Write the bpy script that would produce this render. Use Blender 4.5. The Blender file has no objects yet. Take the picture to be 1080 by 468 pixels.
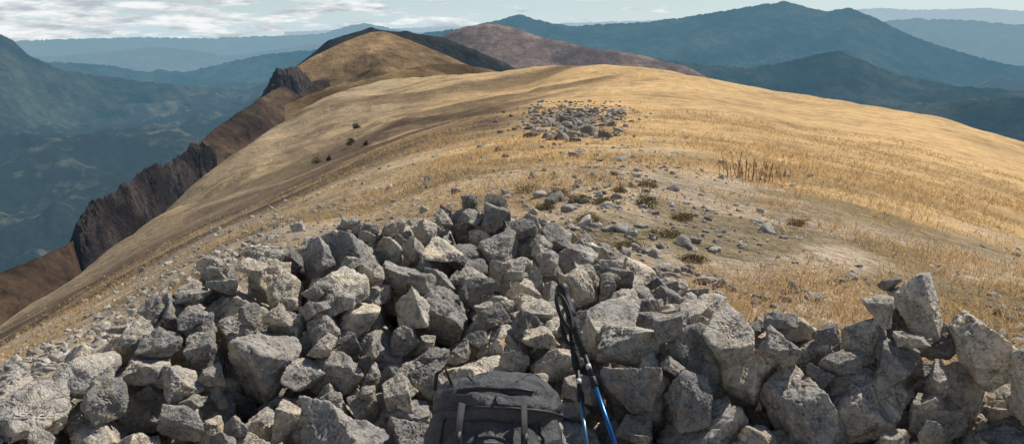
import bpy, bmesh, math, random, time
import numpy as np
from mathutils import Vector, Matrix, Euler
rng=np.random.default_rng(11); random.seed(5)
T_0=time.time()
SC=bpy.context.scene
F=848.0; PITCH=math.radians(13.5); CP,SP=math.cos(PITCH),math.sin(PITCH); CAMZ=1.65
def ray(px,py):
    X=px-540.0; V=234.0-py
    Y=F*CP+V*SP; Z=-F*SP+V*CP
    return math.atan2(X,Y), Z/math.hypot(X,Y)
# ---------------------------------------------------------------- noise
def _h(ix,iy,iz,seed):
    h=(ix.astype(np.int64)*374761393+iy.astype(np.int64)*668265263+iz.astype(np.int64)*2147483647+seed*1274126177)&0xffffffff
    h=((h^(h>>13))*1274126177)&0xffffffff
    h=((h^(h>>16))*2246822519)&0xffffffff
    h=h^(h>>15)
    return (h&0xffffff)/float(0xffffff)*2-1
def noise2(x,y,seed=0):
    ix=np.floor(x);iy=np.floor(y);fx=x-ix;fy=y-iy
    ux=fx*fx*fx*(fx*(fx*6-15)+10);uy=fy*fy*fy*(fy*(fy*6-15)+10);z=np.zeros_like(ix)
    a=_h(ix,iy,z,seed);b=_h(ix+1,iy,z,seed);c=_h(ix,iy+1,z,seed);d=_h(ix+1,iy+1,z,seed)
    return (a*(1-ux)+b*ux)*(1-uy)+(c*(1-ux)+d*ux)*uy
def fbm2(x,y,o=5,seed=0,g=.5):
    s=0;a=1;t=0;c,sn=.8,.6
    for i in range(o):
        s=s+a*noise2(x,y,seed+i*17);t+=a;a*=g
        x,y=(c*x-sn*y)*2.03,(sn*x+c*y)*2.03
    return s/t
def ridged2(x,y,o=5,seed=0,g=.5):
    s=0;a=1;t=0;c,sn=.8,.6
    for i in range(o):
        s=s+a*(1-2*np.abs(noise2(x,y,seed+i*13)));t+=a;a*=g
        x,y=(c*x-sn*y)*2.07,(sn*x+c*y)*2.07
    return s/t
def noise3(p,seed=0):
    i=np.floor(p);f=p-i;u=f*f*(3-2*f);r=0
    for dx in (0,1):
        for dy in (0,1):
            for dz in (0,1):
                w=(u[:,0] if dx else 1-u[:,0])*(u[:,1] if dy else 1-u[:,1])*(u[:,2] if dz else 1-u[:,2])
                r=r+w*_h(i[:,0]+dx,i[:,1]+dy,i[:,2]+dz,seed)
    return r
def fbm3(p,o=4,seed=0):
    s=0;a=1;t=0
    for i in range(o):
        s=s+a*noise3(p,seed+i*7);t+=a;a*=.5;p=p*2.05+3.1
    return s/t
def sstep(a,b,x):
    t=np.clip((x-a)/(b-a),0,1);return t*t*(3-2*t)
# ---------------------------------------------------------------- terrain control points
pts=[]
def dens(poly,n):
    out=[]
    for a,b in zip(poly[:-1],poly[1:]):
        for k in range(n):
            t=k/n;out.append(tuple(a[i]+(b[i]-a[i])*t for i in range(3)))
    out.append(poly[-1]);return out
def addp(px,py,d,dt=0,dm=1):
    az,t=ray(px,py);d2=d*dm;pts.append((az,d2,CAMZ+d2*(t+dt)))
R1=[(1300,235,110),(1080,150,130),(950,117,170),(850,100,200),(760,85,220),(700,74,240),(650,69,260),(600,69,290),(560,71,330),(520,76,380),(480,79,420),(440,82,450),(400,86,430),(360,96,400),(320,115,360),(280,140,310),(240,167,260),(200,198,220),(150,238,180),(100,276,150),(50,311,130),(0,343,115),(-150,428,90)]
for p in dens(R1,2):
    addp(*p)
    if p[0]>470:
        addp(*p,dt=-.03,dm=1.35);addp(*p,dt=-.12,dm=2.1);addp(*p,dt=-.3,dm=4)
    else:
        addp(*p,dt=-.035,dm=1.25);addp(*p,dt=-.12,dm=1.7);addp(*p,dt=-.35,dm=2.8)
cols={640:[(200,8.4),(150,20),(120,45),(100,90),(80,180)],
 850:[(300,5.5),(200,12),(160,28),(130,70),(110,140)],
 1080:[(350,5.5),(280,10),(220,28),(180,65)],
 1300:[(400,6),(330,14),(280,40)],
 400:[(230,10),(190,18),(160,45),(152,120),(120,230),(100,330)],
 300:[(250,9),(222,22),(204,60),(196,110),(160,200),(138,290)],
 200:[(300,8),(265,20),(247,50),(238,100),(215,170)],
 100:[(400,4.5),(350,9),(318,25),(300,55),(292,85)],
 0:[(400,6),(372,20),(356,55)],-150:[(520,6),(470,20),(440,50)],
 480:[(190,11),(150,26),(130,60),(125,130),(100,250)],
 560:[(200,9),(150,20),(115,65),(103,150),(85,260)]}
for px,l in cols.items():
    for py,d in l: addp(px,py,d)
for azd in range(-50,51,10):
    for d in (.3,1,2,3.3): pts.append((math.radians(azd),d,-.0*d))
    for d,z in ((3500,-1600),(5000,-2400)): pts.append((math.radians(azd),d,z))
P=np.array(pts)
def uv(az,d): return az/0.14, np.log(d+2.0)*1.6
W=P[:,2]/(P[:,1]+8)
U,V_=uv(P[:,0],P[:,1]);CC=.15
A=np.sqrt((U[:,None]-U)**2+(V_[:,None]-V_)**2+CC**2)
n=len(P);A2=np.zeros((n+3,n+3));A2[:n,:n]=A+np.eye(n)*-3e-3
A2[:n,n]=1;A2[:n,n+1]=U;A2[:n,n+2]=V_;A2[n:,:n]=A2[:n,n:].T
sol=np.linalg.lstsq(A2,np.concatenate([W,np.zeros(3)]),rcond=None)[0]
AZM=math.radians(50)
solf=sol.astype(np.float32);U32=U.astype(np.float32);V32=V_.astype(np.float32)
def rbf(az,d):
    out=np.empty(len(az))
    for s in range(0,len(az),20000):
        u,v=uv(az[s:s+20000],d[s:s+20000]);u=u.astype(np.float32);v=v.astype(np.float32)
        K=np.sqrt((u[:,None]-U32)**2+(v[:,None]-V32)**2+np.float32(CC**2))
        out[s:s+20000]=K@solf[:n]+solf[n]+solf[n+1]*u+solf[n+2]*v
    return out*(d+8)
raz=np.array([ray(q[0],q[1])[0] for q in R1[::-1]]);rd=np.array([q[2] for q in R1[::-1]]);rt=np.array([ray(q[0],q[1])[1] for q in R1[::-1]])
CORR=np.zeros(len(raz))
def ground(x,y):
    x=np.asarray(x,float);y=np.asarray(y,float)
    az=np.arctan2(x,y);d=np.maximum(np.hypot(x,y),.25)
    z=rbf(np.clip(az,-AZM,AZM),d)
    m=np.abs(az)>AZM
    if m.any():
        t=(np.where(az[m]>0,az[m],az[m]+2*math.pi)-AZM)/(2*math.pi-2*AZM);t=t*t*(3-2*t)
        a=rbf(np.full(m.sum(),AZM),d[m]);b=rbf(np.full(m.sum(),-AZM),d[m])
        z[m]=a*(1-t)+b*t
    z+=np.interp(az,raz,CORR)*d*sstep(.25,.9,d/np.interp(az,raz,rd))
    z+=fbm2(x/1.1,y/1.1,4,3)*.035*sstep(1,5,d)
    z+=fbm2(x/9,y/9,4,5)*.24*sstep(6,30,d)
    z+=fbm2(x/50,y/50,5,9)*2.4*sstep(40,150,d)
    z+=ridged2(x/34,y/34,5,15)*1.5*sstep(60,160,d)*(.4+.6*sstep(.05,-.1,az))
    return z
for it in range(3):
    for i in range(len(raz)):
        dd=np.linspace(rd[i]*.5,rd[i]*2.2,60)
        tt=((ground(np.sin(raz[i])*dd,np.cos(raz[i])*dd)-CAMZ)/dd).max()
        CORR[i]-=(tt-rt[i])
def hit(px,py,dmax=2000):
    az,t=ray(px,py);d=np.exp(np.linspace(math.log(1.5),math.log(dmax),700))
    z=ground(np.sin(az)*d,np.cos(az)*d);r=CAMZ+t*d
    i=np.argmax(z>=r)
    if z[i]<r[i]: i=int(np.argmax((z-r)/d))
    return np.sin(az)*d[i],np.cos(az)*d[i],z[i]
# ---------------------------------------------------------------- helpers
def mesh_from(name,verts,faces,mat=None,smooth=True):
    me=bpy.data.meshes.new(name)
    verts=np.asarray(verts,np.float32);faces=np.asarray(faces,np.int32)
    k=faces.shape[1]
    me.vertices.add(len(verts));me.vertices.foreach_set('co',verts.ravel())
    me.loops.add(faces.size);me.loops.foreach_set('vertex_index',faces.ravel())
    me.polygons.add(len(faces));me.polygons.foreach_set('loop_start',np.arange(0,faces.size,k,dtype=np.int32))
    me.polygons.foreach_set('use_smooth',np.full(len(faces),smooth))
    me.update(calc_edges=True);me.validate()
    if mat: me.materials.append(mat)
    return me
def obj(name,me,parent=None):
    o=bpy.data.objects.new(name,me);SC.collection.objects.link(o)
    if parent: o.parent=parent
    return o
def setcol(me,c):
    a=me.color_attributes.new('Col','FLOAT_COLOR','POINT')
    c4=np.ones((len(c),4),np.float32);c4[:,:3]=c
    a.data.foreach_set('color',c4.ravel())
def gridfaces(nr,nc,wrap=False):
    i=np.arange(nr-1)[:,None];j=np.arange(nc if wrap else nc-1)[None,:]
    j2=(j+1)%nc
    a=i*nc+j;b=i*nc+j2;c=(i+1)*nc+j2;d=(i+1)*nc+j
    return np.stack([a,b,c,d],-1).reshape(-1,4)
class NT:
    def __init__(s,name):
        s.m=bpy.data.materials.new(name);s.m.use_nodes=True;s.t=s.m.node_tree
        s.b=s.t.nodes['Principled BSDF'];s.out=s.t.nodes['Material Output']
    def n(s,typ,**kw):
        x=s.t.nodes.new(typ)
        for k,v in kw.items():
            if k.startswith('i_'):
                key=k[2:];key=int(key) if key.isdigit() else key.replace('_',' ')
                if hasattr(v,'is_output'): s.t.links.new(v,x.inputs[key])
                else: x.inputs[key].default_value=v
            else: setattr(x,k,v)
        return x
    def l(s,a,b): s.t.links.new(a,b)
    def noise(s,vec,scale,detail=5,rough=.55):
        return s.n('ShaderNodeTexNoise',i_Vector=vec,i_Scale=scale,i_Detail=detail,i_Roughness=rough).outputs['Fac']
    def ramp(s,fac,st):
        r=s.n('ShaderNodeValToRGB',i_Fac=fac);e=r.color_ramp.elements
        while len(e)<len(st): e.new(.5)
        for q,(p,c) in zip(e,st):
            q.position=p;q.color=(c if len(c)==4 else (*c,1)) if hasattr(c,'__len__') else (c,c,c,1)
        return r.outputs['Color']
    def mix(s,fac,a,b,mode='MIX'):
        x=s.n('ShaderNodeMix',data_type='RGBA',blend_type=mode)
        for k,v in ((0,fac),(6,a),(7,b)):
            if hasattr(v,'is_output'): s.l(v,x.inputs[k])
            else: x.inputs[k].default_value=(*v,1) if hasattr(v,'__len__') and len(v)==3 else v
        return x.outputs[2]
    def math(s,op,a,b=0):
        x=s.n('ShaderNodeMath',operation=op)
        for k,v in ((0,a),(1,b)):
            if hasattr(v,'is_output'): s.l(v,x.inputs[k])
            else: x.inputs[k].default_value=v
        return x.outputs[0]
    def bump(s,h,st,dist):
        b=s.n('ShaderNodeBump',i_Strength=st,i_Distance=dist,i_Height=h);s.l(b.outputs[0],s.b.inputs['Normal']);return b
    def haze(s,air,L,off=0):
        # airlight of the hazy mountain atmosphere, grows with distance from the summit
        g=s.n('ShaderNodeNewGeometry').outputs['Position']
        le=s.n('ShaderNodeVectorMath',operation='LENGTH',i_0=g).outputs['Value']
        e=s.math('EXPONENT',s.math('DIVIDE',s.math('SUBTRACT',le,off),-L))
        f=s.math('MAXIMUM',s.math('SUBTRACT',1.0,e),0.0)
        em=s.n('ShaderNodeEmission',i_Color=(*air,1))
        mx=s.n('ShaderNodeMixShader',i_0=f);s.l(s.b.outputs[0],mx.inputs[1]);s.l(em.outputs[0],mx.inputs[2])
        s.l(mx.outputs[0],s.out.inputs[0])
def simple(name,col,rough=.6,bs=None,var=.3,metal=0):
    t=NT(name);v=t.n('ShaderNodeTexCoord').outputs['Object']
    nz=t.noise(v,bs or 8)
    c=t.mix(nz,tuple(x*(1-var) for x in col),tuple(x*(1+var) for x in col))
    t.l(c,t.b.inputs['Base Color']);t.b.inputs['Roughness'].default_value=rough;t.b.inputs['Metallic'].default_value=metal
    return t.m
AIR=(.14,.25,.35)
# ---------------------------------------------------------------- terrain material + sheet
t=NT('dry_grass_ground')
pos=t.n('ShaderNodeNewGeometry').outputs['Position']
col=t.n('ShaderNodeAttribute',attribute_name='Col').outputs['Color']
n1=t.noise(pos,.045,8,.68);n2=t.noise(pos,.7,6,.65);n3=t.noise(pos,9,6,.7);n4=t.noise(pos,60,4,.7);n5=t.noise(pos,.13,7,.65)
c=t.mix(1,col,t.ramp(n1,[(.3,.55),(.5,1.02),(.7,1.25)]),'MULTIPLY')
c=t.mix(1,c,t.ramp(n2,[(.25,.62),(.5,1.04),(.75,1.25)]),'MULTIPLY')
c=t.mix(1,c,t.ramp(n3,[(.3,.6),(.5,1.04),(.72,1.35)]),'MULTIPLY')
c=t.mix(.9,c,t.ramp(n4,[(.3,.6),(.7,1.4)]),'MULTIPLY')
g=t.ramp(t.noise(pos,.22,7,.75),[(.51,0),(.66,.55)])
c=t.mix(g,c,(.17,.13,.07))
t.l(c,t.b.inputs['Base Color']);t.b.inputs['Roughness'].default_value=.95;t.b.inputs['Specular IOR Level'].default_value=.15
h=t.math('ADD',t.math('MULTIPLY',n3,.06),t.math('ADD',t.math('MULTIPLY',n4,.014),t.math('MULTIPLY',n2,.4)))
h=t.math('ADD',h,t.math('MULTIPLY',n5,1.6))
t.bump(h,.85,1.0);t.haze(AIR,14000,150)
M_ground=t.m
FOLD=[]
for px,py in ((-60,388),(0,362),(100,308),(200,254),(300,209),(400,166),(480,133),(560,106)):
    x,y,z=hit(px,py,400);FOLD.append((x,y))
SCR=hit(600,128,200)
def polydist(x,y,poly):
    D=np.full(x.shape,1e9)
    for (xa,ya),(x1,y1) in zip(poly[:-1],poly[1:]):
        dx,dy=x1-xa,y1-ya;tt=np.clip(((x-xa)*dx+(y-ya)*dy)/(dx*dx+dy*dy+1e-9),0,1)
        D=np.minimum(D,np.hypot(x-xa-tt*dx,y-ya-tt*dy))
    return D
def gcol(x,y,z):
    az=np.arctan2(x,y);d=np.hypot(x,y);deg=np.degrees(az)
    gold=np.array((.55,.36,.165));pale=np.array((.43,.325,.20));brown=np.array((.085,.055,.04));soil=np.array((.45,.355,.25));cloud_shade=np.array((.10,.066,.042))
    def mixc(a,b,f): return a+(b-a)*f[:,None]
    c=np.tile(gold,(len(x),1))
    nz=fbm2(x/14,y/14,5,41);nb=fbm2(x/45,y/45,4,47);ns=fbm2(x/2.6,y/2.6,5,43)
    c=mixc(c,pale,np.clip(sstep(4,-14,deg)+nz*.5,0,1))
    c=mixc(c,soil,np.clip(sstep(16,5,d)*.8+ns*1.3*sstep(40,12,d)+.7*sstep(-8,-20,deg)*sstep(120,20,d),0,1))
    c=mixc(c,np.array((.21,.16,.085)),np.clip(sstep(.12,.4,fbm2(x/1.6,y/1.6,5,53))*sstep(26,9,d)*.8,0,1))
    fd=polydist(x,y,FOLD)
    c=mixc(c,cloud_shade,np.clip(np.exp(-(fd/(.42*d+.5))**2)*1.2,0,1)*sstep(12,34,d)*sstep(3,-2,deg)*np.clip(.92+nz*1.3+ns*.5,0,1))  # cloud shadow along the fold, painted into the ground colour
    c=mixc(c,np.array((.20,.155,.115)),np.exp(-(np.hypot((x-SCR[0])/(.055*SCR[1]),(y-SCR[1])/(.35*SCR[1])))**2)*np.clip(.8+ns,0,1)*.85)
    R=np.interp(az,raz,rd)
    c=mixc(c,brown,sstep(1.02,1.2,d/R)*sstep(-3,-6,deg))  # shade of the west slope put into the brown colour
    c=mixc(c,np.array((.16,.11,.06)),sstep(.02,.30,nb)*.8*sstep(60,150,d))
    return c
azs=np.concatenate([np.radians(np.arange(-180,-60,3.0)),np.radians(np.arange(-60,-40,.5)),np.radians(np.arange(-40,40,.14)),np.radians(np.arange(40,60,.5)),np.radians(np.arange(60,180,3.0))])
rs=np.exp(np.linspace(math.log(.3),math.log(4000),640))
RR,AA=np.meshgrid(rs,azs,indexing='ij')
gx=(np.sin(AA)*RR).ravel();gy=(np.cos(AA)*RR).ravel();gz=ground(gx,gy)
me=mesh_from('ground',np.stack([gx,gy,gz],1),gridfaces(len(rs),len(azs),True)[:,::-1],M_ground)
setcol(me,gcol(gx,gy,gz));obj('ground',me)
print('t ground',time.time()-T_0)
# ---------------------------------------------------------------- valley
def range_mat(name,dark,light,scale,air,L,off=0,bumpd=60,thr=(.42,.62)):
    t=NT(name);pos=t.n('ShaderNodeNewGeometry').outputs['Position']
    a=t.noise(pos,scale,8,.65);b=t.noise(pos,scale*5,7,.75)
    c=t.mix(t.ramp(a,[(thr[0],0),(thr[1],1)]),dark,light)
    c=t.mix(1,c,t.ramp(b,[(.3,.4),(.7,1.5)]),'MULTIPLY')
    t.l(c,t.b.inputs['Base Color']);t.b.inputs['Roughness'].default_value=1;t.b.inputs['Specular IOR Level'].default_value=0
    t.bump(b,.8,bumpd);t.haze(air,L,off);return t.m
vr=np.exp(np.linspace(math.log(900),math.log(31000),520));va=np.concatenate([np.radians(np.arange(-180,-45,3.0)),np.radians(np.arange(-45,45,.14)),np.radians(np.arange(45,180,3.0))])
RR,AA=np.meshgrid(vr,va,indexing='ij');x=(np.sin(AA)*RR).ravel();y=(np.cos(AA)*RR).ravel();d=RR.ravel()
z=-640+ridged2(x/1300,y/1300,8,90,.55)*210*sstep(22000,6000,d)+fbm2(x/5000,y/5000,3,8)*70
me=mesh_from('valley',np.stack([x,y,z],1),gridfaces(len(vr),len(va),True)[:,::-1],range_mat('valley_forest',(.020,.034,.028),(.23,.22,.14),.0042,(.13,.235,.325),8500,0,55,(.52,.66)))
obj('valley',me)
# ---------------------------------------------------------------- mountain ranges
def mrange(name,poly,D,mat,slope=.42,base=-720,rough=1.0,seed=1,nu=420,nv=90,front=None,jag=2.4,back=None,sm=4,prof=.85,wlf=1.1,amp=.17,jw=9):
    px=np.linspace(poly[0][0],poly[-1][0],nu);py=np.interp(px,[q[0] for q in poly],[q[1] for q in poly])
    k=np.hanning(2*sm+1);k/=k.sum();py=np.convolve(np.pad(py,sm,'edge'),k,'valid')
    ra=np.array([ray(a,b) for a,b in zip(px,py)])
    if len(poly[0])>2: Dv=np.interp(px,[q[0] for q in poly],[q[2] for q in poly])
    else: Dv=np.interp(px,[poly[0][0],poly[-1][0]],D) if hasattr(D,'__len__') else np.full(nu,D)
    zc=CAMZ+Dv*ra[:,1]
    s=np.linspace(-1,1,2*nv+1)[:,None]
    drop=np.where(s<0,(front[0] if front else zc[None,:]-base),(back[0] if back else zc[None,:]-base))
    L=drop/np.where(s<0,front[1] if front else slope,back[1] if back else slope)
    rad=np.maximum(Dv[None,:]+s*L,60)
    a=np.abs(s)
    x=np.sin(ra[:,0])[None,:]*rad;y=np.cos(ra[:,0])[None,:]*rad
    H_=float(np.mean(front[0] if front else zc-base));wl=H_*wlf
    rn=ridged2((x/wl).ravel(),(y/wl).ravel(),7,seed,.55).reshape(x.shape)
    env=np.clip(a*3,0,1)*(1-a*.6)
    z=zc[None,:]-drop*a**prof+rn*H_*amp*env*rough
    z+=ridged2((x/wl*jw).ravel(),(y/wl*jw).ravel(),5,seed+5,.6).reshape(x.shape)*Dv[None,:]/F*jag*rough*.7
    me=mesh_from(name,np.stack([x.ravel(),y.ravel(),z.ravel()],1),gridfaces(2*nv+1,nu),mat)
    return obj(name,me)
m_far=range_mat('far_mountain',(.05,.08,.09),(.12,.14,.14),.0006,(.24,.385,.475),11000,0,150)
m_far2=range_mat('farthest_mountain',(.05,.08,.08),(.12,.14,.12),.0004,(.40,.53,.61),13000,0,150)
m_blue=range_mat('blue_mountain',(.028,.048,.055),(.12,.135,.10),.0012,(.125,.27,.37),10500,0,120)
m_dark=range_mat('cloud_shaded_mountain',(.03,.034,.036),(.095,.08,.065),.004,(.10,.2,.3),18000,0,30)  # cloud shadow over this range is put into its dark slate colour
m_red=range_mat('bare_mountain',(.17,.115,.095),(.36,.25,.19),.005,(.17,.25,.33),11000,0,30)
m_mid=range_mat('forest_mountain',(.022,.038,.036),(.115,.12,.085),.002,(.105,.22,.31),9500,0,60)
m_slope=range_mat('shaded_slope',(.05,.033,.026),(.135,.09,.058),.012,AIR,11000,150,6,(.40,.64))  # the slope's shade is part of this dark brown base colour
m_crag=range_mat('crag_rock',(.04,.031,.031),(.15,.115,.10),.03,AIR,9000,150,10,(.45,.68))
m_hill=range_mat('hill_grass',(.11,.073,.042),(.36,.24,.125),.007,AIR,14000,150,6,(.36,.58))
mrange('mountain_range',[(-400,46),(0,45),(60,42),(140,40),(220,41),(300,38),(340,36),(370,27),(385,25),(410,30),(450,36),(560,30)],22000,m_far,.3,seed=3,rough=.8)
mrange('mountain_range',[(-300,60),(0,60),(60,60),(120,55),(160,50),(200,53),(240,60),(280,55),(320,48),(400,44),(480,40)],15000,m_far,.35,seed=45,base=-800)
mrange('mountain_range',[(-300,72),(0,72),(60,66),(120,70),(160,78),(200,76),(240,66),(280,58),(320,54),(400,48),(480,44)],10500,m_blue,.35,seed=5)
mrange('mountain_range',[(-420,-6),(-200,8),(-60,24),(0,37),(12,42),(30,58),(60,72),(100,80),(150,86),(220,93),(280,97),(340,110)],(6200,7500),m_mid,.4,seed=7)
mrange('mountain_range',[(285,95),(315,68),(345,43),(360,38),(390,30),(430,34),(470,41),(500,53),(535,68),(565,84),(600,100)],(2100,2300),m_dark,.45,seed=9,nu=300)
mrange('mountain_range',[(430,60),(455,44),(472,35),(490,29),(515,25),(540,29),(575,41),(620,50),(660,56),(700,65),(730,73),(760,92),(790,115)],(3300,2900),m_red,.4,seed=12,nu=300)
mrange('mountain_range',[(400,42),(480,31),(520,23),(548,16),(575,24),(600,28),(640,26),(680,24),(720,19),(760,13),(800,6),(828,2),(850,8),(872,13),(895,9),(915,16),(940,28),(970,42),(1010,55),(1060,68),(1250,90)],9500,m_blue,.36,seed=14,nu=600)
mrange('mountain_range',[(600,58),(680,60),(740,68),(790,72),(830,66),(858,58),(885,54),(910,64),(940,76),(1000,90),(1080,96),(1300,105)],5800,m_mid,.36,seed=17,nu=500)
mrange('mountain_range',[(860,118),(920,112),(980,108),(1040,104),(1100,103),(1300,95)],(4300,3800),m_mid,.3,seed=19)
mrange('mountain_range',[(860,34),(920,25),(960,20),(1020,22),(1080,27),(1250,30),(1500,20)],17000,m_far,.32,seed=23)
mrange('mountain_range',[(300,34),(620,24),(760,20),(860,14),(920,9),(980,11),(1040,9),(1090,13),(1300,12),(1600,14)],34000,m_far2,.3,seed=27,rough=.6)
# west side of the ridge: slope with its shade painted in dark brown, crags on its edge, and the grassy hill at its end
E=[(-160,352,380),(0,288,450),(40,272,470),(72,258,500),(85,244,560),(110,222,600),(135,200,640),(165,182,690),(200,160,740),(225,138,800),(250,120,850),(275,104,900),(290,94,950),(310,88,1000),(350,84,1060)]
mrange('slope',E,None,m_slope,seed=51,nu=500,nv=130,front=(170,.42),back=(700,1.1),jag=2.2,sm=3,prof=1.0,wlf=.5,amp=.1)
mrange('cliff',[(60,278,520),(74,256,525),(82,234,530),(92,218,540),(104,210,550),(116,206,560),(128,198,575),(140,190,590),(152,180,610),(164,174,620),(174,176,640),(188,168,660),(202,154,690),(214,150,700),(228,160,705)],None,m_crag,seed=53,nu=420,nv=110,front=(55,1.5),back=(500,1.6),jag=8,sm=1,prof=1.25,wlf=.6,amp=.3,jw=3)
mrange('cliff',[(266,116,960),(278,98,970),(286,82,980),(294,73,985),(302,75,990),(312,72,1000),(320,78,1010),(330,88,1020),(345,104,1020)],None,m_crag,seed=57,nu=220,nv=90,front=(60,1.2),back=(400,1.4),jag=7,sm=1,wlf=.6,amp=.3,jw=3)
mrange('hill',[(255,120,1120),(285,92,1120),(310,72,1130),(330,60,1150),(350,50,1170),(370,42,1190),(388,35,1200),(402,33,1200),(418,37,1195),(440,46,1180),(465,56,1160),(490,67,1140),(520,80,1110),(560,100,1080)],None,m_hill,seed=61,nu=300,nv=110,front=(190,.36),back=(700,.7),jag=1,rough=.8,sm=8,prof=1.0)
mrange('hill',[(300,112,690),(330,98,700),(370,88,710),(410,78,720),(450,68,740),(490,68,760),(520,74,760),(560,90,740)],None,m_hill,seed=67,nu=200,nv=80,front=(100,.3),back=(300,.4),jag=1,rough=.8,sm=8,prof=1.0)
# ---------------------------------------------------------------- rocks
def ico(n):
    bm=bmesh.new();bmesh.ops.create_icosphere(bm,subdivisions=n,radius=1)
    v=np.array([q.co[:] for q in bm.verts]);f=np.array([[q.index for q in p.verts] for p in bm.faces]);bm.free()
    return v/np.linalg.norm(v,axis=1)[:,None],f
def rock_shape(dirs,seed,detail=True,flat=.6):
    r=np.random.default_rng(seed)
    dims=np.array((1,r.uniform(.58,.92),r.uniform(flat*.7,flat*1.2)))
    N=[];D=[]
    for ax in range(3):
        for sg in (1,-1):
            nn=np.zeros(3);nn[ax]=sg;nn+=r.normal(0,.34,3);nn/=np.linalg.norm(nn);N.append(nn);D.append(dims[ax]*r.uniform(.7,.98))
    for i in range(7):
        nn=r.normal(0,1,3);nn/=np.linalg.norm(nn);N.append(nn);D.append(np.linalg.norm(nn*dims)*r.uniform(.58,.92))
    N=np.array(N);D=np.array(D)
    dt=dirs@N.T;rr=D/np.maximum(dt,.05);rr=np.minimum(rr,1.45)
    k=60;m=rr.min(1,keepdims=True);rad=m[:,0]-np.log(np.exp(-k*(rr-m)).sum(1))/k
    p=dirs*rad[:,None]
    if detail:
        o=r.uniform(0,50,3)
        dsp=.10*fbm3(p*1.5+o,3,seed)+.06*(np.abs(fbm3(p*3.1+o,4,seed+3))-.2)+.02*fbm3(p*9+o,4,seed+9)
        q=fbm3(p*2.0+o+9,3,seed+20)*6;st=np.abs((q%1)-.5);dsp-=.055*np.clip(.12-st,0,1)/.12
        q=(q-(q%1))*.022;dsp+=q
        p=p+dirs*dsp[:,None]
    return p
t=NT('limestone_rock')
tc=t.n('ShaderNodeTexCoord').outputs['Object'];oi=t.n('ShaderNodeObjectInfo').outputs['Random']
off=t.n('ShaderNodeVectorMath',operation='SCALE',i_0=(37,51,23));t.l(oi,off.inputs['Scale'])
vec=t.n('ShaderNodeVectorMath',operation='ADD',i_0=tc,i_1=off.outputs[0]).outputs[0]
a=t.noise(vec,1.1,6,.6);b=t.noise(vec,4.5,8,.65);cn=t.noise(vec,22,6,.7)
c=t.mix(t.ramp(a,[(.35,0),(.65,1)]),(.48,.46,.44),(.80,.74,.63))
c=t.mix(1,c,t.ramp(b,[(.3,.55),(.5,1.0),(.7,1.25)]),'MULTIPLY')
c=t.mix(1,c,t.ramp(cn,[(.35,.75),(.6,1.1)]),'MULTIPLY')
c=t.mix(t.ramp(t.noise(vec,2.2,6,.7),[(.53,0),(.66,.6)]),c,(.52,.34,.18))
c=t.mix(t.ramp(t.noise(vec,1.9,8,.7),[(.56,0),(.65,.65)]),c,(.15,.145,.14))
c=t.mix(t.ramp(t.noise(vec,3.6,8,.75),[(.6,0),(.66,.7)]),c,(.80,.77,.70))
vo=t.n('ShaderNodeTexVoronoi',feature='DISTANCE_TO_EDGE',i_Scale=1.3)
wv=t.n('ShaderNodeVectorMath',operation='ADD',i_0=vec)
nz=t.n('ShaderNodeTexNoise',i_Vector=vec,i_Scale=3.0,i_Detail=4.0);sc=t.n('ShaderNodeVectorMath',operation='SCALE',i_0=nz.outputs['Color']);sc.inputs['Scale'].default_value=.9
t.l(sc.outputs[0],wv.inputs[1]);t.l(wv.outputs[0],vo.inputs['Vector'])
crack=t.ramp(vo.outputs['Distance'],[(0,0),(.02,1)])
c=t.mix(.5,c,crack,'MULTIPLY')
br=t.ramp(oi,[(0,(.42,.43,.46)),(.3,(.70,.70,.71)),(.65,(1.0,.97,.92)),(1,(1.2,1.12,1.0))])
c=t.mix(1,c,br,'MULTIPLY')
t.l(c,t.b.inputs['Base Color']);t.b.inputs['Roughness'].default_value=.9;t.b.inputs['Specular IOR Level'].default_value=.25
hh=t.math('ADD',t.math('ADD',t.math('MULTIPLY',b,.06),t.math('MULTIPLY',cn,.016)),t.math('MULTIPLY',crack,.012))
t.bump(hh,.8,.5);M_rock=t.m
dH,fH=ico(6);dL,fL=ico(4)
NV=20;rockme=[];rocklo=[]
for i in range(NV):
    fl=.85 if i%3 else .55
    rockme.append(mesh_from('rock_mesh_%d'%i,rock_shape(dH,100+i,True,fl),fH,M_rock));rocklo.append(rock_shape(dL,100+i,True,fl))
# wall target profile
CR=[(-2.1,1.5,.37,.45),(-1.75,2.1,.39,.45),(-1.63,2.36,.42,.45),(-1.36,2.9,.56,.45),(-1.18,3.3,.65,.45),(-.72,3.75,.68,.45),(-.34,4.12,.62,.45),(-.17,4.25,.69,.5),(-.04,3.95,.54,.6),(.03,3.5,.42,.7),(.27,3.05,.46,1.0),(.48,2.95,.52,1.1),(.77,2.9,.55,1.2),(1.1,2.9,.53,1.2),(1.35,2.93,.55,1.2),(1.52,2.92,.70,1.2),(1.74,2.65,.57,1.0),(1.97,2.35,.46,1.0),(2.2,1.9,.40,1.0)]
x0,y0,CS=-2.7,1.0,.02;nx,ny=270,230
XG=x0+(np.arange(nx)+.5)*CS;YG=y0+(np.arange(ny)+.5)*CS
gxx,gyy=np.meshgrid(XG,YG,indexing='ij')
H=ground(gxx.ravel(),gyy.ravel()).reshape(nx,ny)
T=np.full((nx,ny),-1.0)
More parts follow.
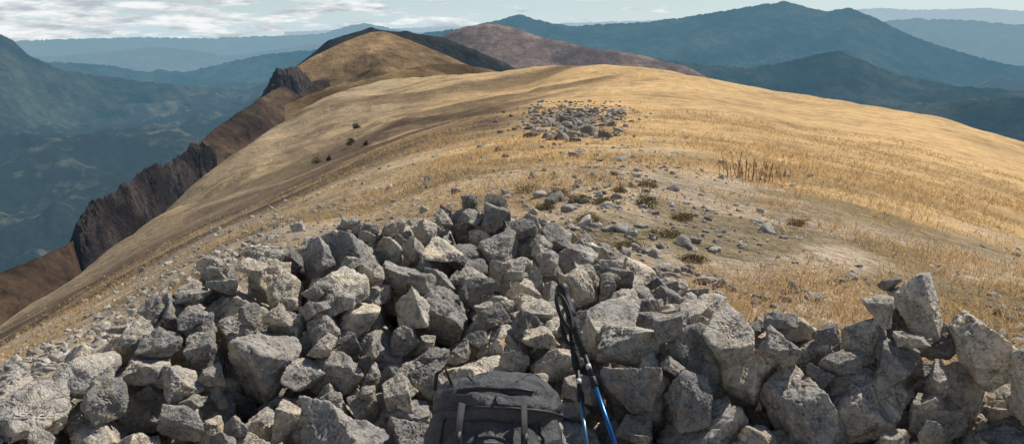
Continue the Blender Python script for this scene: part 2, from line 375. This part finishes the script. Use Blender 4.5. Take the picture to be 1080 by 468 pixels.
for p,q in zip(CR[:-1],CR[1:]):
    dx,dy=q[0]-p[0],q[1]-p[1];L2=dx*dx+dy*dy
    tt=np.clip(((gxx-p[0])*dx+(gyy-p[1])*dy)/L2,0,1)
    dd=np.hypot(gxx-p[0]-tt*dx,gyy-p[1]-tt*dy)
    side=(gxx-p[0])*dy-(gyy-p[1])*dx
    sl=np.where(side>0,p[3]+tt*(q[3]-p[3]),.95 if p[0]<-.2 else 2.2)
    T=np.maximum(T,p[2]+tt*(q[2]-p[2])-np.maximum(0,dd-.10)*sl)
# rubble continues over the floor of the shelter
m=(gxx>-1.7)&(gxx<2.0)&(gyy>1.9)&(gyy<3.2)&(gyy<3.2);T[m]=np.maximum(T[m],.16)
def capbox(xa,xb,ya,yb,h):
    m=(gxx>xa)&(gxx<xb)&(gyy>ya)&(gyy<yb);T[m]=np.minimum(T[m],h)
capbox(-.34,.24,1.0,2.46,.03)
PT=(Vector((.19,3.0,.68)),Vector((.36,2.55,.24)));PT2=(Vector((.225,3.02,.61)),Vector((.262,2.55,.225)))
for a_,b_ in (PT,PT2):
    for k in np.linspace(-.0,1.7,40):
        q=a_+(b_-a_)*float(k)
        m=np.hypot(gxx-q.x,gyy-q.y)<.09;T[m]=np.minimum(T[m],q.z-.10)
wall=bpy.data.objects.new('stone_windbreak_wall',None);SC.collection.objects.link(wall)
placed=0;fails=0
def env(pts):
    ix=np.floor((pts[:,0])/CS).astype(int);iy=np.floor((pts[:,1])/CS).astype(int)
    ax,ay=ix.min(),iy.min();w,hh_=ix.max()-ax+1,iy.max()-ay+1
    lo=np.full((w,hh_),9.);hi=np.full((w,hh_),-9.)
    np.minimum.at(lo,(ix-ax,iy-ay),pts[:,2]);np.maximum.at(hi,(ix-ax,iy-ay),pts[:,2])
    return ax,ay,lo,hi
while placed<1500 and fails<1100:
    defi=T-H;m=defi>.035
    if not m.any(): break
    w=np.where(m,defi,0).ravel();
    k=rng.choice(len(w),p=w/w.sum());i,j=divmod(k,ny)
    dfc=defi[i,j];X,Y=XG[i],YG[j]
    right=X>.3
    s=float(np.clip(rng.lognormal(math.log(.112 if not right else .15),.42),.035,.21))
    if Y>3.6: s=min(s,.12)
    s=min(s,max(.045,dfc*1.05))
    best=None
    for tr in range(7):
        vi=rng.integers(NV)
        tilt=rng.normal(0,.5,2)
        R=Euler((tilt[0],tilt[1],rng.uniform(0,6.28))).to_matrix()
        if rng.random()<(.45 if right else .3): R=Euler((rng.uniform(0,6.28),rng.uniform(0,6.28),rng.uniform(0,6.28))).to_matrix()
        pp=(rocklo[vi]*s)@np.array(R).T
        jx,jy=X+rng.normal(0,.04),Y+rng.normal(0,.04)
        q=pp+np.array((jx-x0,jy-y0,0))
        ax,ay,lo,hi=env(q)
        if ax<0 or ay<0 or ax+lo.shape[0]>nx or ay+lo.shape[1]>ny: continue
        v=lo<8;sub=H[ax:ax+lo.shape[0],ay:ay+lo.shape[1]]
        zz=(sub-lo)[v]
        z=np.sort(zz)[-max(1,int(.14*len(zz)))]-.008
        over=(z+hi-T[ax:ax+lo.shape[0],ay:ay+lo.shape[1]])[v]
        gap=(z+lo-sub)[v].mean()
        cost=gap+.8*max(0,np.percentile(over,80)-.02)
        if best is None or cost<best[0]: best=(cost,vi,R,jx,jy,z,ax,ay,hi,v,np.percentile(over,85))
    if best is None or best[10]>.09 or best[0]>.16:
        fails+=1
        T[max(0,i-1):i+2,max(0,j-1):j+2]-=.02
        continue
    _,vi,R,jx,jy,z,ax,ay,hi,v,_o=best
    o=bpy.data.objects.new('rock_%d'%placed,rockme[vi]);SC.collection.objects.link(o);o.parent=wall
    o.matrix_local=Matrix.Translation((jx,jy,z))@R.to_4x4()@Matrix.Scale(s,4)
    sub=H[ax:ax+v.shape[0],ay:ay+v.shape[1]];sub[v]=np.maximum(sub[v],z+hi[v])
    placed+=1
print('rocks',placed,'fails',fails,'t',time.time()-T_0)
# ---------------------------------------------------------------- scattered stones (merged)
d2,f2=ico(3)
lowr=[rock_shape(d2,300+i,True,.5) for i in range(10)]
t=NT('pale_stone');pos=t.n('ShaderNodeNewGeometry').outputs['Position'];ca=t.n('ShaderNodeAttribute',attribute_name='Col').outputs['Color']
a=t.noise(pos,25,6,.7);c=t.mix(1,ca,t.ramp(a,[(.3,.55),(.7,1.3)]),'MULTIPLY');t.l(c,t.b.inputs['Base Color']);t.b.inputs['Roughness'].default_value=.92;t.bump(a,.7,.03)
M_stone=t.m
def scatter(name,xy,sizes,cols):
    z=ground(xy[:,0],xy[:,1]);VV=[];FF=[];C=[];b=0
    for k in range(len(xy)):
        base=lowr[rng.integers(10)];s=sizes[k]
        R=np.array(Euler((rng.normal(0,.25),rng.normal(0,.25),rng.uniform(0,6.28))).to_matrix())
        v=(base*s)@R.T+np.array((xy[k,0],xy[k,1],z[k]+s*.05))
        VV.append(v);FF.append(f2+b);b+=len(v);C.append(np.tile(cols[k],(len(v),1)))
    me=mesh_from(name,np.concatenate(VV),np.concatenate(FF),M_stone,True);setcol(me,np.concatenate(C));return obj(name,me)
def stcol(n,a=.26,b=.55):
    g=rng.uniform(a,b,n)[:,None];return g*np.array((1.0,.92,.80))*np.ones((n,3))
N_=15000
az=np.radians(rng.uniform(-40,40,N_));d=np.exp(rng.uniform(math.log(3.2),math.log(28),N_));x=np.sin(az)*d;y=np.cos(az)*d
pr=np.where(az<-.05,.6,.38)+fbm2(x/1.7,y/1.7,3,61)*1.3
pr=np.where((np.degrees(az)>16)&(d>8),pr*.3,pr);pr=np.where(d>14,pr*.5,pr)
k=rng.random(N_)<pr;xy=np.stack([x,y],1)[k];d=d[k]
scatter('gravel',xy,np.clip(rng.lognormal(math.log(.012),.7,len(xy)),.005,.09)*(1+d*.03),stcol(len(xy)))
xy=[];sz=[]
for k in range(1000):
    px=rng.normal(602,29);py=126+rng.normal(0,9)-abs(px-600)*.06
    x,y,z=hit(px,min(150,max(108,py)),200);xy.append((x,y));sz.append(rng.lognormal(math.log(.10),.5))
for k in range(140):
    px=rng.normal(625,40);py=rng.uniform(135,215)
    x,y,z=hit(px,py,200);xy.append((x,y));sz.append(rng.lognormal(math.log(.045),.5))
scatter('scree_patch',np.array(xy),np.clip(sz,.03,.42),stcol(len(xy),.15,.34))
xy=[];sz=[]
for px,py,s,nn in ((648,243,.08,12),(680,268,.09,12),(600,240,.09,8),(730,258,.07,10),(715,292,.085,12),(620,275,.07,10),(440,195,.09,3),(745,300,.07,8),(640,222,.08,8),(850,310,.06,12),(1060,360,.07,12),(528,158,.12,2),(640,285,.07,10),(790,310,.05,10),(930,300,.06,8)):
    for k in range(nn):
        x,y,z=hit(px+rng.normal(0,26),py+rng.normal(0,5),100);xy.append((x,y));sz.append(s*rng.uniform(.3,1.15))
scatter('loose_rocks',np.array(xy),np.array(sz),stcol(len(xy),.25,.5))
xy=[];sz=[]
for k in range(500):
    px=rng.uniform(0,300);py=np.interp(px,[0,300],[420,262])-rng.exponential(22)
    x,y,z=hit(px,max(py,np.interp(px,[0,300],[350,145])),200);d=math.hypot(x,y);xy.append((x,y));sz.append(rng.uniform(.02,.055)*(1+min(d,30)*.03))
scatter('slope_stones',np.array(xy),np.array(sz),stcol(len(xy)))
# ---------------------------------------------------------------- dry grass tufts
t=NT('dry_grass_blades');ca=t.n('ShaderNodeAttribute',attribute_name='Col').outputs['Color'];t.l(ca,t.b.inputs['Base Color']);t.b.inputs['Roughness'].default_value=.8;t.b.inputs['Specular IOR Level'].default_value=.2
tr=t.n('ShaderNodeBsdfTranslucent');t.l(ca,tr.inputs['Color']);mx=t.n('ShaderNodeMixShader',i_0=.45);t.l(t.b.outputs[0],mx.inputs[1]);t.l(tr.outputs[0],mx.inputs[2]);t.l(mx.outputs[0],t.out.inputs[0])
M_grass=t.m
def blades(name,bx,by,hgt,wid,cols,lean=.35):
    n=len(bx);bz=ground(bx,by)-.01
    a=rng.uniform(0,6.28,n);ln=rng.normal(0,lean,(n,2))*hgt[:,None]
    wx=np.cos(a)*wid/2;wy=np.sin(a)*wid/2
    b=np.stack([bx,by,bz],1);w=np.stack([wx,wy,np.zeros(n)],1)
    mid=b+np.stack([ln[:,0]*.35,ln[:,1]*.35,hgt*.55],1);top=b+np.stack([ln[:,0],ln[:,1],hgt],1)
    V=np.stack([b-w,b+w,mid-w*.7,mid+w*.7,top-w*.15,top+w*.15],1).reshape(-1,3)
    i=np.arange(n)[:,None]*6
    Fq=np.concatenate([i+np.array([0,1,3,2]),i+np.array([2,3,5,4])])
    me=mesh_from(name,V,Fq,M_grass,False);setcol(me,np.repeat(cols,6,axis=0));return obj(name,me)
nt=15000
az=np.radians(rng.uniform(-36,40,nt));d=np.exp(rng.uniform(math.log(4.4),math.log(60),nt))
x=np.sin(az)*d;y=np.cos(az)*d
dn=fbm2(x/2.2,y/2.2,4,71)
pr=.3+dn*1.3+.4*sstep(8,20,np.degrees(az))-.28*sstep(-5,-18,np.degrees(az))-.2*sstep(9,5,d)*(np.degrees(az)<20)
k=rng.random(nt)<pr;x,y,d=x[k],y[k],d[k]
bp=12;cx=np.repeat(x,bp);cy=np.repeat(y,bp);dd=np.repeat(d,bp)
cx=cx+rng.normal(0,.09,len(cx))*(1+dd*.05);cy=cy+rng.normal(0,.09,len(cx))*(1+dd*.05)
hue=rng.random((len(x),1));cb=hue*np.array((.66,.46,.24))+(1-hue)*np.array((.52,.36,.175))
base=np.repeat(cb,bp,0)*rng.uniform(.75,1.2,(len(cx),1))
hg=rng.uniform(.03,.10,len(cx))*(1+.5*sstep(8,25,dd))
blades('dry_grass',cx,cy,hg,.003+.0007*dd,base,.7)
# ---------------------------------------------------------------- shrubs and dry stalks
t=NT('shrub_leaves');ca=t.n('ShaderNodeAttribute',attribute_name='Col').outputs['Color'];t.l(ca,t.b.inputs['Base Color']);t.b.inputs['Roughness'].default_value=.8;M_shrub=t.m
def shrub(px,py,w,h,col,nl=1500,leaf=.012,name='shrub'):
    x,y,z=hit(px,py,600)
    cl=rng.normal(0,1,(24,3));cl/=np.linalg.norm(cl,axis=1)[:,None];cl[:,2]=np.abs(cl[:,2]);cl*=rng.uniform(.35,.95,(24,1))
    c=cl[rng.integers(24,size=nl)]+rng.normal(0,.17,(nl,3));c[:,2]=np.abs(c[:,2])
    c=c*np.array((w/2,w/2,h))
    a=rng.normal(0,1,(nl,3));b=rng.normal(0,1,(nl,3));a/=np.linalg.norm(a,axis=1)[:,None];b/=np.linalg.norm(b,axis=1)[:,None]
    l=leaf*rng.uniform(.6,1.4,(nl,1))
    V=np.stack([c-a*l,c+b*l*.5,c+a*l,c-b*l*.5],1).reshape(-1,3);Fq=np.arange(nl)[:,None]*4+np.arange(4)
    tv=[];tf=[];b0=len(V)
    for q in cl[:18]:
        e=q*np.array((w/2,w/2,h));r=w*.008
        tv+= [(-r,0,-.02),(r,0,-.02),(e[0]+r*.3,e[1],e[2]),(e[0]-r*.3,e[1],e[2])];tf.append([b0,b0+1,b0+2,b0+3]);b0+=4
    cc=np.repeat(np.array(col)*rng.uniform(.5,1.5,(nl,1)),4,0);cc=np.concatenate([cc,np.tile((.12,.08,.05),(len(tv),1))])
    me=mesh_from(name,np.concatenate([V,np.array(tv)]),np.concatenate([Fq,np.array(tf)]),M_shrub,False);setcol(me,cc)
    o=obj(name,me);o.location=(x,y,z)
G1=(.15,.115,.045);G2=(.22,.165,.075)
for px,py,wp,hp,cg in ((557,203,40,13,G2),(590,207,26,9,G2),(681,218,32,15,G1),(685,197,24,10,G2),(655,203,18,6,G2),(620,232,30,7,G2),(720,232,34,6,G2),(838,238,26,6,(.30,.2,.08)),(605,262,22,7,G2),(575,222,24,7,G2),(660,262,40,6,G2),(700,248,40,6,G2),(640,215,36,6,G2),(610,212,30,6,G2),(730,275,34,6,G2)):
    x,y,z=hit(px,py,100);d=math.hypot(x,y);shrub(px,py,wp*d/F,hp*d/F,cg,1300,.008*max(1,d/9))
for px,py,wp in ((335,173,13),(370,153,10),(376,136,9),(386,154,6),(347,170,6),(525,160,7)):
    x,y,z=hit(px,py,600);d=math.hypot(x,y);shrub(px,py,wp*d/F,wp*.75*d/F,(.05,.055,.028),600,.06*d/90,'bush')
def stalks(px,py,h):
    x,y,z=hit(px,py,200);n=4
    bx=x+rng.normal(0,.08,n);by=y+rng.normal(0,.08,n);V=[];Fq=[]
    for i in range(n):
        hh=h*rng.uniform(.4,1.15);lx,ly=rng.normal(0,.18,2)*hh
        for ang in (0,1.57):
            c,s=math.cos(ang)*.0045,math.sin(ang)*.0045;b=len(V)
            V+=[(bx[i]-c,by[i]-s,z-.02),(bx[i]+c,by[i]+s,z-.02),(bx[i]+lx+c,by[i]+ly+s,z+hh),(bx[i]+lx-c,by[i]+ly-s,z+hh)];Fq.append([b,b+1,b+2,b+3])
        for q in range(12):
            a=rng.normal(0,1,3);a/=np.linalg.norm(a);e=rng.normal(0,1,3);e/=np.linalg.norm(e)
            c0=np.array((bx[i]+lx*.9,by[i]+ly*.9,z+hh*rng.uniform(.75,1.03)))+rng.normal(0,.011,3);b=len(V)
            V+=[tuple(c0-a*.013),tuple(c0+e*.006),tuple(c0+a*.013),tuple(c0-e*.006)];Fq.append([b,b+1,b+2,b+3])
    me=mesh_from('dry_thistle',np.array(V),np.array(Fq),M_shrub,False);setcol(me,np.tile((.40,.25,.13),(len(V),1))*rng.uniform(.6,1.3,(len(V),1)));obj('dry_thistle',me)
for px in range(764,835,6): stalks(px+rng.normal(0,3),190+rng.normal(0,3),.33*rng.uniform(.5,1.15))
# ---------------------------------------------------------------- tubes
def tube(name,pth,rad,mat,parent=None,sides=14,flat=1.0,up=None):
    pth=[Vector(p) for p in pth];V=[];n_=len(pth)
    pu=None
    for i,p in enumerate(pth):
        tg=(pth[min(i+1,n_-1)]-pth[max(i-1,0)]).normalized()
        if pu is None: pu=(up or Vector((0.13,.2,1)));
        sd=tg.cross(pu)
        if sd.length<1e-4: sd=tg.cross(Vector((1,0,0)))
        sd.normalize();u2=sd.cross(tg).normalized();pu=u2
        r=rad[i] if hasattr(rad,'__len__') else rad
        for k in range(sides):
            a=2*math.pi*k/sides;V.append(p+sd*math.cos(a)*r+u2*math.sin(a)*r*flat)
    Fq=[list(q) for q in gridfaces(n_,sides,True)]
    me=bpy.data.meshes.new(name);me.from_pydata(V,[],Fq+[list(range(sides))[::-1],list(range((n_-1)*sides,n_*sides))])
    for p in me.polygons: p.use_smooth=True
    me.materials.append(mat);return obj(name,me,parent)
M_black=simple('black_rubber',(.014,.014,.016),.55);M_foam=simple('eva_foam',(.02,.02,.022),.85,60)
M_blue=simple('blue_anodised_shaft',(.03,.16,.42),.28,10,.1,.6);M_teal=simple('steel_blue_shaft',(.12,.24,.34),.3,10,.1,.6)
M_grey=simple('grey_alloy',(.45,.46,.48),.3,10,.1,.8);M_web=simple('black_webbing',(.022,.022,.025),.8,90);M_white=simple('white_print',(.6,.6,.6),.5)
def pole(top,bot,mat):
    e=bpy.data.objects.new('trekking_pole',None);SC.collection.objects.link(e)
    dr=(bot-top).normalized();g=lambda s:top+dr*s
    L=(top.z)/(-dr.z);x_,y_=g(L).x,g(L).y
    L=(top.z-float(ground([x_],[y_])[0]))/(-dr.z)
    ss=[0,.006,.018,.035,.05,.07,.095,.12,.14,.15];rr=[.012,.021,.027,.026,.020,.019,.021,.019,.021,.015]
    tube('grip',[g(s) for s in ss],rr,M_black,e,18)
    tube('foam_grip',[g(s) for s in (.15,.155,.20,.25,.30,.305)],[.013,.0175,.0165,.0175,.0165,.012],M_foam,e,18)
    for s in (.175,.2,.225,.25,.275): tube('grip_ring',[g(s),g(s+.003)],.0182,M_black,e,16)
    tube('upper_shaft',[g(.29),g(.42)],.0095,M_black,e,14)
    tube('shaft_mark',[g(.345),g(.365)],.0098,M_white,e,14)
    tube('middle_shaft',[g(.41),g(L-.02-.22)],.0088,mat,e,14)
    tube('clamp',[g(.395),g(.40),g(.43),g(.435)],[.011,.0135,.0135,.011],M_black,e,14)
    sd=dr.cross(Vector((1,0,0))).normalized()
    tube('clamp_lever',[g(.40)-sd*.013,g(.432)-sd*.016],.004,M_grey,e,8)
    tube('lower_shaft',[g(L-.26),g(L-.04)],.007,M_grey,e,14)
    tube('tip',[g(L-.05),g(L-.012),g(L)],[.006,.005,.002],M_black,e,10)
    tube('basket',[g(L-.075),g(L-.072),g(L-.068)],[.01,.026,.012],M_black,e,18)
    pp=[]
    for k in range(21):
        a=k/20*2*math.pi
        q=g(.03+.085*(1-math.cos(a))*.9)+Vector((.022*math.sin(a)-.018,-.026-.008*math.sin(a/2),0))
        pp.append(q)
    tube('wrist_strap',pp,.008,M_web,e,8,.18)
    return e
pole(*PT,M_blue);pole(*PT2,M_teal)
# ---------------------------------------------------------------- backpack
t=NT('black_nylon');tc=t.n('ShaderNodeTexCoord').outputs['Object']
w1=t.n('ShaderNodeTexWave',i_Vector=tc,i_Scale=160.0,bands_direction='X').outputs['Fac'];w2=t.n('ShaderNodeTexWave',i_Vector=tc,i_Scale=160.0,bands_direction='Z').outputs['Fac']
nz=t.noise(tc,9,6,.6)
c=t.mix(t.ramp(nz,[(.35,0),(.7,1)]),(.035,.035,.038),(.085,.085,.088));t.l(c,t.b.inputs['Base Color']);t.b.inputs['Roughness'].default_value=.42
hb=t.math('ADD',t.math('MULTIPLY',t.math('ADD',w1,w2),.0005),t.math('MULTIPLY',t.noise(tc,14,4,.6),.035));t.bump(hb,.9,1.0);M_ny=t.m
M_pip=simple('grey_piping',(.03,.03,.033),.6)
bp=bpy.data.objects.new('backpack',None);SC.collection.objects.link(bp)
bp.location=(-.055,2.14,.31);bp.rotation_euler=(math.radians(-33),0,math.radians(-3))
def srf(d,a,b,c,n_,wr=.0,seed=1,cen=(0,0,0)):
    d=np.atleast_2d(d).astype(float);d=d/np.linalg.norm(d,axis=1)[:,None]
    r=(np.abs(d[:,0]/a)**n_+np.abs(d[:,1]/b)**n_+np.abs(d[:,2]/c)**n_)**(-1/n_)
    p=d*r[:,None]
    if wr: p=p+d*(wr*fbm3(p*np.array((9,9,16)),3,seed)+wr*1.2*(np.abs(fbm3(p*np.array((6,14,22)),3,seed+4))))[:,None]
    return p+np.array(cen)
d6,f6=ico(6)
body=dict(a=.215,b=.14,c=.33,n_=2.7,wr=.016,seed=3)
obj('main_body',mesh_from('main_body',srf(d6,**body),f6,M_ny),bp)
pocket=dict(a=.15,b=.075,c=.18,n_=2.6,wr=.013,seed=8,cen=(0,-.100,.035))
obj('front_pocket',mesh_from('front_pocket',srf(d6,**pocket),f6,M_ny),bp)
lid=dict(a=.195,b=.150,c=.105,n_=2.15,wr=.018,seed=5,cen=(0,.0,.245))
obj('top_lid',mesh_from('top_lid',srf(d6,**lid),f6,M_ny),bp)
def seam(name,dirs,spec,r,mat,off=.001,flat=1.0):
    p=srf(np.array(dirs),**spec)
    dn=np.array(dirs,float);dn/=np.linalg.norm(dn,axis=1)[:,None]
    p=p+dn*off;tube(name,[tuple(q) for q in p],r,mat,bp,8,flat)
A_=np.linspace(0,2*math.pi,60)
seam('pocket_piping',[(math.cos(a)*.8,-.62,math.sin(a)*1.0) for a in A_],pocket,.0035,M_pip)
seam('pocket_zip',[(x_,-.9,.75-.5*x_*x_) for x_ in np.linspace(-.95,.95,30)],pocket,.005,M_black,.001)
seam('lid_piping',[(math.cos(a),math.sin(a),-.10) for a in A_],lid,.004,M_pip)
seam('lid_zip',[(x_,-.85,.25) for x_ in np.linspace(-.8,.8,30)],lid,.005,M_black,.001)
seam('lid_seam',[(-.5,y_,.5) for y_ in np.linspace(-.9,.9,30)],lid,.0025,M_pip)
seam('lid_seam',[(.5,y_,.5) for y_ in np.linspace(-.9,.9,30)],lid,.0025,M_pip)
for sx in (-1,1):
    seam('side_seam',[(sx*.8,-.6,z_) for z_ in np.linspace(-1,1.1,40)],body,.004,M_pip)
    seam('compression_strap',[(sx*(.55+.45*k),-.55+.9*k,.35) for k in np.linspace(0,1,16)],body,.012,M_web,.004,.2)
    tube('lid_strap',[(sx*.09,-.155,.24),(sx*.093,-.19,.17),(sx*.095,-.19,.08),(sx*.095,-.185,0)],.011,M_web,bp,8,.2)
    tube('buckle',[(sx*.094,-.200,.155),(sx*.095,-.203,.115)],.015,M_black,bp,4,.4)
    tube('shoulder_strap',[(sx*.07,.12,.27),(sx*.09,.19,.24),(sx*.11,.215,.1),(sx*.13,.19,-.08),(sx*.17,.13,-.22)],.03,M_foam,bp,12,.35)
tube('haul_loop',[(-.03,.10,.325),(-.026,.115,.36),(0,.12,.375),(.026,.115,.36),(.03,.10,.325)],.007,M_web,bp,8,.4)
tube('side_loop',[(-.13,-.10,.300),(-.15,-.115,.345),(-.175,-.11,.33),(-.18,-.1,.28)],.006,M_web,bp,8,.4)
tube('zip_pull',[(0.01,-.155,.262),(0.012,-.178,.235)],.004,M_black,bp,8)
tube('brand_patch',[(-.018,-.185,.13),(.018,-.185,.13)],.008,M_white,bp,4,.25)
# ---------------------------------------------------------------- light, sky, camera
SE,SA=math.radians(47),math.radians(46)
S=Vector((math.sin(SA)*math.cos(SE),math.cos(SA)*math.cos(SE),math.sin(SE)))
ld=bpy.data.lights.new('sun','SUN');ld.energy=5.0;ld.angle=math.radians(.5);ld.color=(1,.95,.86)
lo=bpy.data.objects.new('sun',ld);SC.collection.objects.link(lo);lo.rotation_euler=S.to_track_quat('Z','Y').to_euler();lo.location=(20,20,40)
wd=bpy.data.worlds.new('World');SC.world=wd;wd.use_nodes=True;nt_=wd.node_tree;bg=nt_.nodes['Background']
class WN(NT):
    def __init__(s): s.t=nt_
w=WN()
sky=w.n('ShaderNodeTexSky',sky_type='NISHITA');sky.sun_disc=False;sky.sun_elevation=SE;sky.sun_rotation=SA;sky.altitude=1500;sky.air_density=1;sky.dust_density=.8
tc=w.n('ShaderNodeTexCoord').outputs['Generated'];sx=w.n('ShaderNodeSeparateXYZ',i_0=tc)
az=w.math('ARCTAN2',sx.outputs[0],sx.outputs[1]);el=sx.outputs[2]
cv=w.n('ShaderNodeCombineXYZ',i_0=w.math('MULTIPLY',az,13),i_1=w.math('MULTIPLY',el,70)).outputs[0]
cl=w.noise(cv,1.0,8,.62)
lf=w.math('MULTIPLY',w.math('SUBTRACT',-.12,az),.28)
den=w.math('SUBTRACT',w.math('ADD',cl,lf),w.math('MULTIPLY',w.math('MAXIMUM',w.math('SUBTRACT',el,.12),0.0),2.0))
mask=w.ramp(den,[(.50,0),(.60,1)])
shade=w.ramp(w.noise(w.n('ShaderNodeVectorMath',operation='ADD',i_0=cv,i_1=(0,.35,3.0)).outputs[0],1.4,8,.6),[(.38,(6.4,7.2,7.8)),(.56,(12.4,12.6,12.6))])
hz=w.math('EXPONENT',w.math('MULTIPLY',w.math('MAXIMUM',el,0.0),-14.0))
skyc=w.mix(w.math('MULTIPLY',hz,.75),sky.outputs[0],(8.0,10.4,12.0))
c=w.mix(mask,skyc,shade)
w.l(c,bg.inputs[0]);bg.inputs[1].default_value=.075
cd=bpy.data.cameras.new('camera');cam=bpy.data.objects.new('camera',cd);SC.collection.objects.link(cam)
cd.sensor_width=36;cd.lens=F*36/1080;cd.clip_start=.05;cd.clip_end=200000
cam.location=(0,0,CAMZ);cam.rotation_euler=(math.radians(90)-PITCH,0,0);SC.camera=cam
SC.view_settings.view_transform='Standard';SC.view_settings.look='None';SC.view_settings.exposure=0
